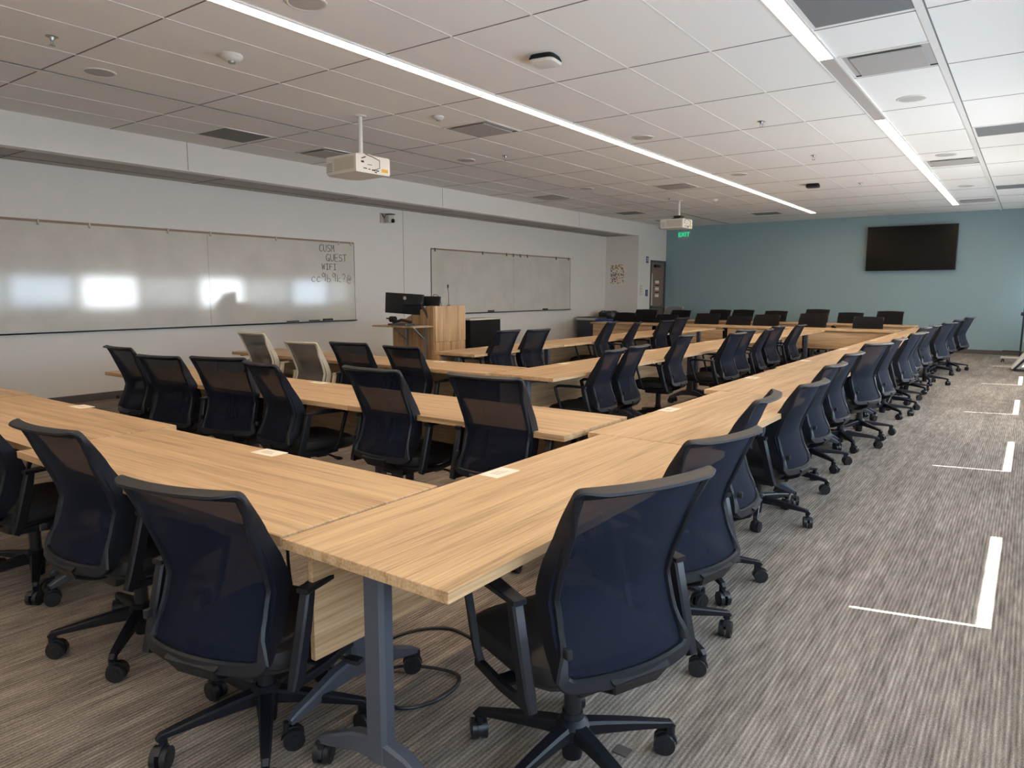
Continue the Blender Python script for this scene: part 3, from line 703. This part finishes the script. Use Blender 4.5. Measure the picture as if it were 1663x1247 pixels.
def chair_meshes(pl, fab, seat):
    M = {}
    M['back_frame'] = back_frame_me(pl); M['back_mesh'] = back_mesh_me(fab)
    bm = bmesh.new(); superbox(bm, 0, .04, .405, .485, .245, .245, [(.6, 0), (.85, .03), (1, .22), (1.02, .5), (.95, .82), (.75, .96), (.3, 1.02), (-1.1, .99)], .12); M['seat'] = ME('seat', bm, seat)
    bm = bmesh.new(); superbox(bm, 0, .04, .385, .405, .225, .225, [(.7, 0), (1, .6), (1, 1)], .05); box(bm, -.09, .09, -.15, .13, .335, .390, .012); box(bm, -.29, .29, -.075, .0, .375, .40, .006); M['seat_pan'] = ME('seat_pan', bm, blackm)
    for s, nm in ((-1, 'L'), (1, 'R')):
        bm = bmesh.new(); x = s*.290
        bar(bm, [(x, -.205, .392), (x, -.185, .43), (x, -.150, .56), (x, -.128, .655), (x, -.118, .672)], (0, 1, 0) if 0 else (1, 0, 0), [.026, .034, .036, .036, .034], [.03, .046, .044, .038, .02])
        bar(bm, [(x, -.150, .672), (x-s*.004, .0, .676), (x, .115, .674), (x, .150, .655), (x, .135, .60), (x, .085, .45), (x, .06, .415)], (1, 0, 0), [.042, .052, .048, .030, .022, .022, .022], [.016, .020, .020, .020, .020, .020, .018])
        bar(bm, [(x, -.205, .405), (x, -.06, .398), (x, .075, .410)], (1, 0, 0), .024, .026)
        bar(bm, [(x, -.04, .396), (x-s*.06, -.04, .392)], (0, 1, 0), .06, .018)
        M['armrest'+nm] = ME('armrest', bm, pl)
    bm = bmesh.new(); cyl(bm, (0, 0, .255), .027, .17, 20); cyl(bm, (0, 0, .175), .032, .05, 20); cyl(bm, (0, 0, .33), .016, .05, 12); M['gas_lift'] = ME('gas_lift', bm, blackm)
    bm = bmesh.new(); lathe(bm, [(.030, .035), (.033, .06), (.036, .10), (.052, .112), (.055, .145), (.042, .158), (.034, .165)], 24); M['hub'] = ME('base_hub', bm, framem)
    bm = bmesh.new()
    bar(bm, [(0, .03, .128), (0, .10, .124), (0, .20, .114), (0, .29, .103), (0, .325, .098), (0, .338, .088)], (1, 0, 0), [.055, .048, .040, .032, .026, .018], [.05, .042, .032, .022, .020, .010])
    box(bm, -.012, .012, .308, .332, .072, .102, .004); M['leg'] = ME('base_leg', bm, framem)
    bm = bmesh.new(); tube(bm, [(.10, .06, .36), (.22, .07, .355), (.30, .075, .35)], .007, 8); box(bm, .27, .33, .055, .095, .342, .360, .008); M['lever'] = ME('lever', bm, blackm)
    bm = bmesh.new(); box(bm, -.222, -.206, -.268, -.245, .545, .572, .002); M['clip'] = ME('lumbar_clip', bm, blackm)
    return M
WF = 1.17
WIDE = chair_meshes(framem, fabk, seatm); WIDE['back_mesh'] = back_pad_me(fabk)
GREY = chair_meshes(offwm, fabk, seatm); GREY['back_mesh'] = back_pad_me(mat('grey_pad_fabric', rgb(128, 124, 122), .9)); WF = 1.0
DARK = chair_meshes(framem, fabm, seatm); LIGHT = chair_meshes(beigem, fabg, beigefab)
proto = {}
def chair(x, y, face, dz, label, group, base=None, kind=DARK):
    """x, y, face: floor point of the column and facing angle in degrees; dz: gas lift travel"""
    t = thing('office_chair', label, 'chair', (x, y, 0), R(face-90), group)
    for nm, k in (('back_frame', 'back_frame'), ('back_mesh', 'back_mesh'), ('seat', 'seat'), ('seat_pan', 'seat_pan'), ('armrest', 'armrestL'), ('armrest', 'armrestR'), ('gas_lift', 'gas_lift'), ('lever', 'lever'), ('lumbar_clip', 'clip')):
        OB('back_pad' if kind[k].name.startswith('back_pad') else nm, kind[k], t, (0, 0, dz))
    OB('base_hub', kind['hub'], t)
    b0 = random.uniform(0, 72) if base is None else base
    for k in range(5):
        a = R(b0 + 72*k - 90) - R(face-90)
        l = OB('base_leg', kind['leg'], t, (0, 0, 0), a)
        OB('caster', CASTER, l, (0, .32, 0), R(random.uniform(0, 360)))
    return t
def put(mx, my, ang, z, label, group, side, base=None, kind=DARK):
    """mx, my: mid of the back's top edge; ang: direction of that edge; side +1/-1 picks the facing"""
    face = ang + 90*side
    chair(mx + .34*math.cos(R(face)), my + .34*math.sin(R(face)), face, z-1.003, label, group, base, kind)
Rw = [(-1.05, 1.77, 158, -.016, -24), (-1.20, 2.68, 166, -.07, 41), (-1.31, 3.40, 187, -.03, 28), (-1.36, 4.60, 176, -.085, -2), (-1.43, 5.50, 178, -.052, 61), (-1.46, 6.32, 177, -.03, 33),
      (-1.40, 7.28, 162, .0, 14), (-1.36, 7.98, 177, .005, 30), (-1.36, 9.40, 173, -.005, None), (-1.40, 10.15, 174, -.03, None), (-1.44, 10.90, 174, -.0, None), (-1.42, 11.85, 171, -.01, None),
      (-1.32, 13.1, 163, -.01, None), (-1.34, 14.8, 170, -.02, None), (-1.22, 15.75, 166, .0, None)]
for i, (x, y, a, z, b) in enumerate(Rw):
    l = ['black mesh swivel chair at the front right, the largest and nearest in view', 'black mesh swivel chair right behind the nearest one, on the window side'][i] if i < 2 else 'black mesh swivel chair, %s from the camera along the window side' % NTH[i]
    chair(x, y, a, z, l, 'chairs along the window side', b)
Aw = [(-1.975, 1.33, 103, -.08, 36), (-2.93, 1.40, 93, -.035, 27), (-3.98, 1.40, 94, -.04, 50)]
for i, (x, y, a, z, b) in enumerate(Aw):
    chair(x, y, a, z, ['black mesh swivel chair in the front row, beside the nearest table corner', 'black mesh swivel chair in the front row, left of the corner one', 'black mesh swivel chair cut off by the left edge of the view'][i], 'chairs of the front row', b)
Bw = [(-2.27, 3.17, 93, .03), (-3.09, 3.17, 90, .015), (-4.03, 3.12, 79, -.01), (-4.66, 3.10, 108, .0), (-5.45, 3.13, 100, -.035), (-6.05, 3.16, 87, .0)]
for i, (x, y, a, z) in enumerate(Bw):
    chair(x, y, a, z, 'black mesh swivel chair, %s from the right in the second row' % NTH[i] if i else 'black mesh swivel chair at the right end of the second row', 'chairs of the second row')
Cw = [(-4.72, 5.06, 90, -.05), (-5.30, 4.90, 97, -.03), (-6.01, 4.91, 94, -.052), (-6.99, 5.02, 91, .0)]
for i, (x, y, a, z) in enumerate(Cw):
    lt = i > 1
    chair(x, y, a, z, ['black mesh swivel chair in the third row, before the lectern', 'black mesh swivel chair in the third row, beside the beige framed chair', 'beige framed chair with grey mesh, the right of two', 'beige framed chair with grey mesh, nearest the wall'][i], 'beige framed chairs' if lt else 'black chairs of the third row', None, LIGHT if lt else DARK)
Iw = [(-3.34, 5.74, 187, -.06), (-3.35, 6.25, 185, -.055), (-3.36, 7.46, 183, -.01), (-3.15, 8.56, 176, -.03), (-3.31, 9.45, 168, -.035), (-3.29, 10.20, 188, -.06), (-3.34, 11.0, 173, -.045), (-3.28, 11.95, 178, -.062)]
for i, (x, y, a, z) in enumerate(Iw):
    chair(x, y, a, z, 'black mesh swivel chair, %s from the camera along the middle lengthwise row' % NTH[i], 'chairs of the middle lengthwise row')
Jw = [(-5.31, 6.83, 180, .0), (-5.31, 7.50, 176, -.015), (-5.27, 9.28, 192, .02), (-5.20, 9.98, 195, -.009), (-5.30, 11.39, 177, -.027), (-5.31, 12.06, 175, .004)]
for i, (x, y, a, z) in enumerate(Jw):
    chair(x, y, a, z, 'black mesh swivel chair, %s from the lectern along its row of tables' % NTH[i], 'chairs of the row beside the lectern')
Kw = [(-7.96, .95, 0), (-7.47, 1.03, 2), (-6.88, .925, -4), (-5.95, .965, 3), (-5.18, .925, -3), (-4.63, .965, 2), (-3.65, 1.01, 0), (-2.64, .962, 3)]
for i, (x, z, a) in enumerate(Kw):
    put(x, 15.72 + (.12 if i % 2 else 0), a, z, 'dark chair facing us, %s from the left behind the nearer back table row' % NTH[i], 'chairs of the nearer back row', -1, None, WIDE)
Lw = [(-7.656, .96, 0), (-6.58, .99, 3), (-5.97, .998, -2), (-5.16, .985, 0), (-4.18, 1.04, -4), (-3.45, .975, 3), (-2.62, 1.02, 0)]
for i, (x, z, a) in enumerate(Lw):
    put(x, 18.38, a, z, 'dark chair facing us, %s from the left along the farther back table row' % NTH[i], 'chairs of the farther back row', -1, None, WIDE)
put(-8.42, 19.7, 0, 1.02, 'grey backed chair standing against the blue wall beside the door', 'spare chairs', -1, None, GREY)

# ---------------------------------------------------------------- paper cards on the tables
cards = [(-1.685, 2.24, 90, 0), (-1.77, 4.10, 90, 0), (-1.88, 6.06, 90, 0), (-1.91, 7.92, 90, 0), (-1.92, 9.85, 90, 0), (-1.91, 11.9, 90, 0), (-1.91, 13.9, 90, 0), (-1.90, 15.8, 90, 0)]
bm = bmesh.new(); box(bm, -.075, .075, -.045, .045, 0, .0015); card_me = ME('paper', bm, paperm, False)
bm = bmesh.new()
for i in range(3): box(bm, -.04, .04-.012*i, -.016+.014*i, -.012+.014*i, .0015, .0018)
ink_me = ME('printed_lines', bm, pinkm, False)
def card(x, y, rz, label):
    t = thing('paper_card', label, 'paper card', (x, y, .737), R(rz), 'paper cards on the tables'); OB('sheet', card_me, t); OB('printed_lines', ink_me, t)
for i, (x, y, r_, _) in enumerate(cards): card(x, y, r_+random.uniform(-3, 3), 'small pale paper card on the %s table of the long window-side row' % NTH[i])
card(-2.735, 1.91, 2, 'small pale paper card on the front row table nearest the corner')
card(-4.78, 2.0, 1, 'small pale paper card on the front row, far left')
card(-4.54, 3.66, -2, 'small pale paper card on the second row behind a mesh chair')
card(-4.93, 5.53, 2, 'small pale paper card on the third row, before the lectern')
card(-6.89, 5.55, 0, 'small pale paper card on the third row near the beige chairs')
for i, y in enumerate([6.12, 8.18, 10.1, 12.2]): card(-3.80, y, 90, 'small pale paper card on the %s table of the middle lengthwise row' % NTH[i])
for i, y in enumerate([7.35, 9.4, 11.3, 13.4]): card(-5.74, y, 90, 'small pale paper card on the %s table from the lectern' % NTH[i])
for i, x in enumerate([-7.2, -4.95, -2.96]): card(x, 14.95, 0, 'small pale paper card on the nearer back row, %s from the left' % NTH[i])

# ---------------------------------------------------------------- cables on the floor
bm = bmesh.new()
def smoothpath(P, n=8):
    P = [Vector(p) for p in P]; out = []
    for i in range(len(P)-1):
        p0, p1, p2, p3 = P[max(i-1, 0)], P[i], P[i+1], P[min(i+2, len(P)-1)]
        for k in range(n):
            t_ = k/n; out.append(.5*((2*p1)+(-p0+p2)*t_+(2*p0-5*p1+4*p2-p3)*t_*t_+(-p0+3*p1-3*p2+p3)*t_**3))
    out.append(P[-1]); return out
tube(bm, smoothpath([(-1.60, 2.55, .60), (-1.60, 2.5, .2), (-1.50, 2.45, .012), (-1.62, 2.20, .008), (-1.95, 2.22, .008), (-2.08, 2.02, .008), (-1.95, 1.80, .008), (-1.72, 1.66, .008), (-1.62, 1.78, .008), (-1.66, 1.95, .008), (-1.85, 1.88, .02), (-2.05, 1.70, .012), (-2.2, 1.62, .3), (-2.2, 1.6, .66)], 8), .0065, 8)
tag(obj('power_cable', bm, blackm), 'black power cable looping over the carpet beneath the nearest table', 'cable')
for (x, y, l) in [(-3.9, 6.6, 'thin black cable hanging under the middle lengthwise row, nearest'), (-3.3, 6.2, 'thin black cable hanging beside the first chair of the middle row')]:
    bm = bmesh.new(); tube(bm, smoothpath([(x+.2, y, .66), (x+.22, y+.05, .3), (x+.35, y+.1, .01), (x+.7, y+.25, .008)], 6), .005, 6); tag(obj('power_cable', bm, blackm), l, 'cable')
bm = bmesh.new(); box(bm, -.98, -.93, 1.90, 1.945, .0, .004); tag(obj('floor_tag', bm, basem), 'small dark square tag on the carpet beside the nearest chair base', 'floor tag')

# ---------------------------------------------------------------- lectern with equipment
PX, PY = -7.18, 7.92
t = thing('lectern', 'oak veneer lectern cabinet with sloping top and doors', 'lectern', (PX, PY, 0))
bm = bmesh.new()   # body: profile in X-Z, extruded along Y
prof = [(-.85, 0), (0, 0), (0, 1.235), (-.14, 1.235), (-.72, .98), (-.85, .98)]
ring_loft(bm, [[Vector((a, 0, b)) for a, b in prof], [Vector((a, .70, b)) for a, b in prof]])
obj('cabinet_body', bm, podm, t, smooth=False)
obj('crown_panel', B(-.12, .016, .02, .72, .706, 1.24), podm, t, smooth=False)
for a, b in ((.025, .365), (.375, .715)): 
    dd = obj('cabinet_door', B(.002, .016, a, b, .08, .70), podm, t, smooth=False)
bm = bmesh.new(); cyl(bm, (.018, .40, .645), .012, .006, 12, 'X'); obj('door_lock', bm, chrome, t)
t2 = thing('side_shelf', 'fold-out oak side shelf on grey brackets fixed to the lectern', 'shelf', (PX-.42, PY, .95))
obj('shelf_board', B(-.42, .42, -.44, -.01, -.02, 0, bev=.002), podm, t2, smooth=False)
for x in (-.12, .28):
    bm = bmesh.new(); box(bm, x-.02, x+.02, -.03, -.001, -.55, -.02); bar(bm, [(x, -.03, -.22), (x, -.28, -.03)], (1, 0, 0), .02, .02)
    obj('bracket', bm, alum, t2, smooth=False)
obj('tray_insert', B(-.05, .36, -.40, -.04, .0, .006), alum, t2, smooth=False)
t3 = thing('document_camera', 'dark folded document camera lying on the lectern side shelf', 'document camera', (PX-.45, PY-.22, .95), R(8))
bm = bmesh.new(); box(bm, -.17, .17, -.11, .11, 0, .03, .01); obj('base_plate', bm, dframe, t3)
bm = bmesh.new(); bar(bm, [(-.14, 0, .04), (.02, .0, .085), (.18, 0, .05)], (0, 1, 0), .06, .035); obj('folding_arm', bm, blackm, t3)
bm = bmesh.new(); cyl(bm, (-.15, 0, .09), .045, .09, 20, 'X'); box(bm, -.27, -.19, -.01, .01, .09, .11); obj('camera_head', bm, blackm, t3)
t4 = thing('computer_monitor', 'black monitor seen from behind on an arm above the lectern shelf', 'monitor', (PX-.55, PY-.04, 1.27), R(12))
bm = bmesh.new(); box(bm, -.335, .335, -.02, .02, -.155, .155, .008, M=Matrix.Rotation(R(3), 4, 'Y')); obj('screen_housing', bm, blackm, t4)
bm = bmesh.new(); lathe(bm, [(.028, -.001), (.028, .001), (.022, .001), (.022, -.001)], 24); bmesh.ops.transform(bm, matrix=Matrix.Translation((.02, -.0225, .085)) @ Matrix.Rotation(R(90), 4, 'X'), verts=bm.verts)
obj('round_badge', bm, whitem, t4)
text('badge_letters', 'DELL', .019, (.02, -.0226, .085), (R(90), 0, 0), whitem, t4, ext=.0005)
bm = bmesh.new(); box(bm, .02, .36, -.10, -.03, -.03, .03, .02); tube(bm, smoothpath([(.30, -.07, 0), (.40, -.05, -.12), (.46, -.02, -.30)], 6), .018, 8); cyl(bm, (.46, -.02, -.30), .035, .04, 14); obj('support_arm', bm, blackm, t4)
t5 = thing('touch_panel', 'low black tilted control screen on top of the lectern', 'control screen', (PX-.22, PY+.12, 1.235), R(4))
bm = bmesh.new(); box(bm, -.26, .22, -.015, .015, 0.0, .15, .005, M=Matrix.Rotation(R(-14), 4, 'X')); obj('screen_housing', bm, blackm, t5)
bm = bmesh.new(); tube(bm, smoothpath([(.10, -.03, .10), (.14, -.03, .17), (.21, -.02, .16), (.24, 0, .08), (.22, .05, .01)], 6), .004, 6); obj('cable', bm, inkm, t5)
t6 = thing('gooseneck_microphone', 'thin black gooseneck microphone standing on the lectern', 'microphone', (PX-.03, PY+.38, 1.24))
bm = bmesh.new(); cyl(bm, (0, 0, .006), .025, .012, 16); tube(bm, smoothpath([(0, 0, .01), (.0, 0, .15), (-.012, 0, .27)], 5), .004, 6); obj('gooseneck', bm, blackm, t6)
bm = bmesh.new(); cyl(bm, (-.012, 0, .295), .013, .05, 12); obj('capsule', bm, blackm, t6)
t7 = thing('subwoofer_cabinet', 'low black cabinet standing on the floor right of the lectern', 'cabinet', (-7.22, 9.05, 0))
bm = bmesh.new(); box(bm, -.45, .0, -.22, .58, .03, 1.0, .008); box(bm, -.43, -.02, -.2, .56, 0, .04); obj('cabinet_body', bm, bagm2, t7)
obj('top_board', B(-.46, .01, -.23, .59, 1.0, 1.02), offwm, t7, smooth=False)
bm = bmesh.new(); box(bm, XL, XL+.01, 6.55, 6.68, .42, .50); 
t8 = thing('wall_outlet', 'brown outlet plate low on the left wall behind the beige chair', 'outlet', (XL, 6.9, .62)); obj('plate', B(0, .012, -.10, .10, -.035, .035), basem, t8, smooth=False)
obj('socket', B(.012, .014, -.06, .06, -.02, .02), inkm, t8, smooth=False)

# ---------------------------------------------------------------- bins at the niche
def bin_(x, y, w, d_, h, m, label, lid=None):
    t = thing('waste_bin', label, 'bin', (x, y, 0))
    bm = bmesh.new(); rr = []
    for s, z in ((.86, 0), (1, h-.05), (1.04, h-.05), (1.04, h), (.96, h), (.94, h-.03)):
        rr.append([Vector((a*w/2*s, b*d_/2*s, z)) for a, b in ((-1, -.9), (-.9, -1), (.9, -1), (1, -.9), (1, .9), (.9, 1), (-.9, 1), (-1, .9))])
    ring_loft(bm, rr, caps=True); obj('container', bm, m, t, smooth=False)
    return t
tb = bin_(-9.60, 16.9, .62, .5, .78, binm, 'slate grey rectangular bin against the wall below the board end')
obj('rim_band', B(-.33, .33, -.27, -.262, .70, .76), offwm, tb, smooth=False)
tb = bin_(-8.95, 16.45, .42, .36, .72, bluebin, 'small blue bin partly hidden behind the back table row')
obj('lid', B(-.2, .2, -.17, .17, .72, .75, bev=.01), bluebin, tb)
tb = thing('lined_waste_bin', 'round waste bin overflowing with a black bag in the niche corner', 'bin', (-9.62, 17.9, 0))
bm = bmesh.new(); lathe(bm, [(.20, 0), (.25, .75), (.26, .78), (.24, .78)], 28); obj('container', bm, binm, tb)
bm = bmesh.new(); rr = []
for r_, z in ((.262, .62), (.275, .72), (.285, .80), (.27, .88), (.20, .92), (.10, .90), (.02, .88)):
    rr.append([Vector((math.cos(a*math.pi/16)*r_*(1+.05*math.sin(a*3.3+z*9)), math.sin(a*math.pi/16)*r_*(1+.05*math.cos(a*2.7)), z+.012*math.sin(a*1.9+z*20))) for a in range(32)])
ring_loft(bm, rr); obj('black_liner', bm, bagm, tb)

# ---------------------------------------------------------------- things at the right edge
t = thing('mobile_whiteboard', 'wheeled easel board at the right edge near the blue wall', 'easel board', (.28, 18.0, 0))
bm = bmesh.new()
for x in (-.45, .0):
    pass
tube(bm, [(-.42, 0, .12), (-.40, 0, 1.9)], .018, 10); box(bm, -.70, .25, -.03, .03, .10, .14, .004); box(bm, -.72, -.40, -.25, -.21, .25, .28); obj('frame', bm, blackm, t)
bm = bmesh.new(); box(bm, -.74, -.15, -.20, -.14, .11, .15, .004); obj('foot_bar', bm, offwm, t)
for x in (-.70, -.2):
    OB('caster', CASTER, t, (x, -.17, .03))
obj('panel', B(-.38, .35, -.015, .015, .45, 1.85), offwm, t, smooth=False)
bm = bmesh.new(); cyl(bm, (-.44, -.03, 1.02), .035, .05, 12, 'X'); obj('clamp_knob', bm, blackm, t)
t = thing('folded_flip_easel', 'white leaning folded cart panel standing on the floor at right', 'cart', (-.22, 16.5, 0), R(0))
Mx = Matrix.Rotation(R(32), 4, 'Y')
bm = bmesh.new(); box(bm, -.05, .07, -.30, .30, .03, 1.15, .012, M=Mx); obj('panel', bm, whitem, t)
bm = bmesh.new(); box(bm, .02, .34, -.34, -.32, .01, .05, .004); bar(bm, [(.02, -.33, .03), (.20, -.33, .26)], (0, 1, 0), .02, .04); obj('brace', bm, blackm, t)
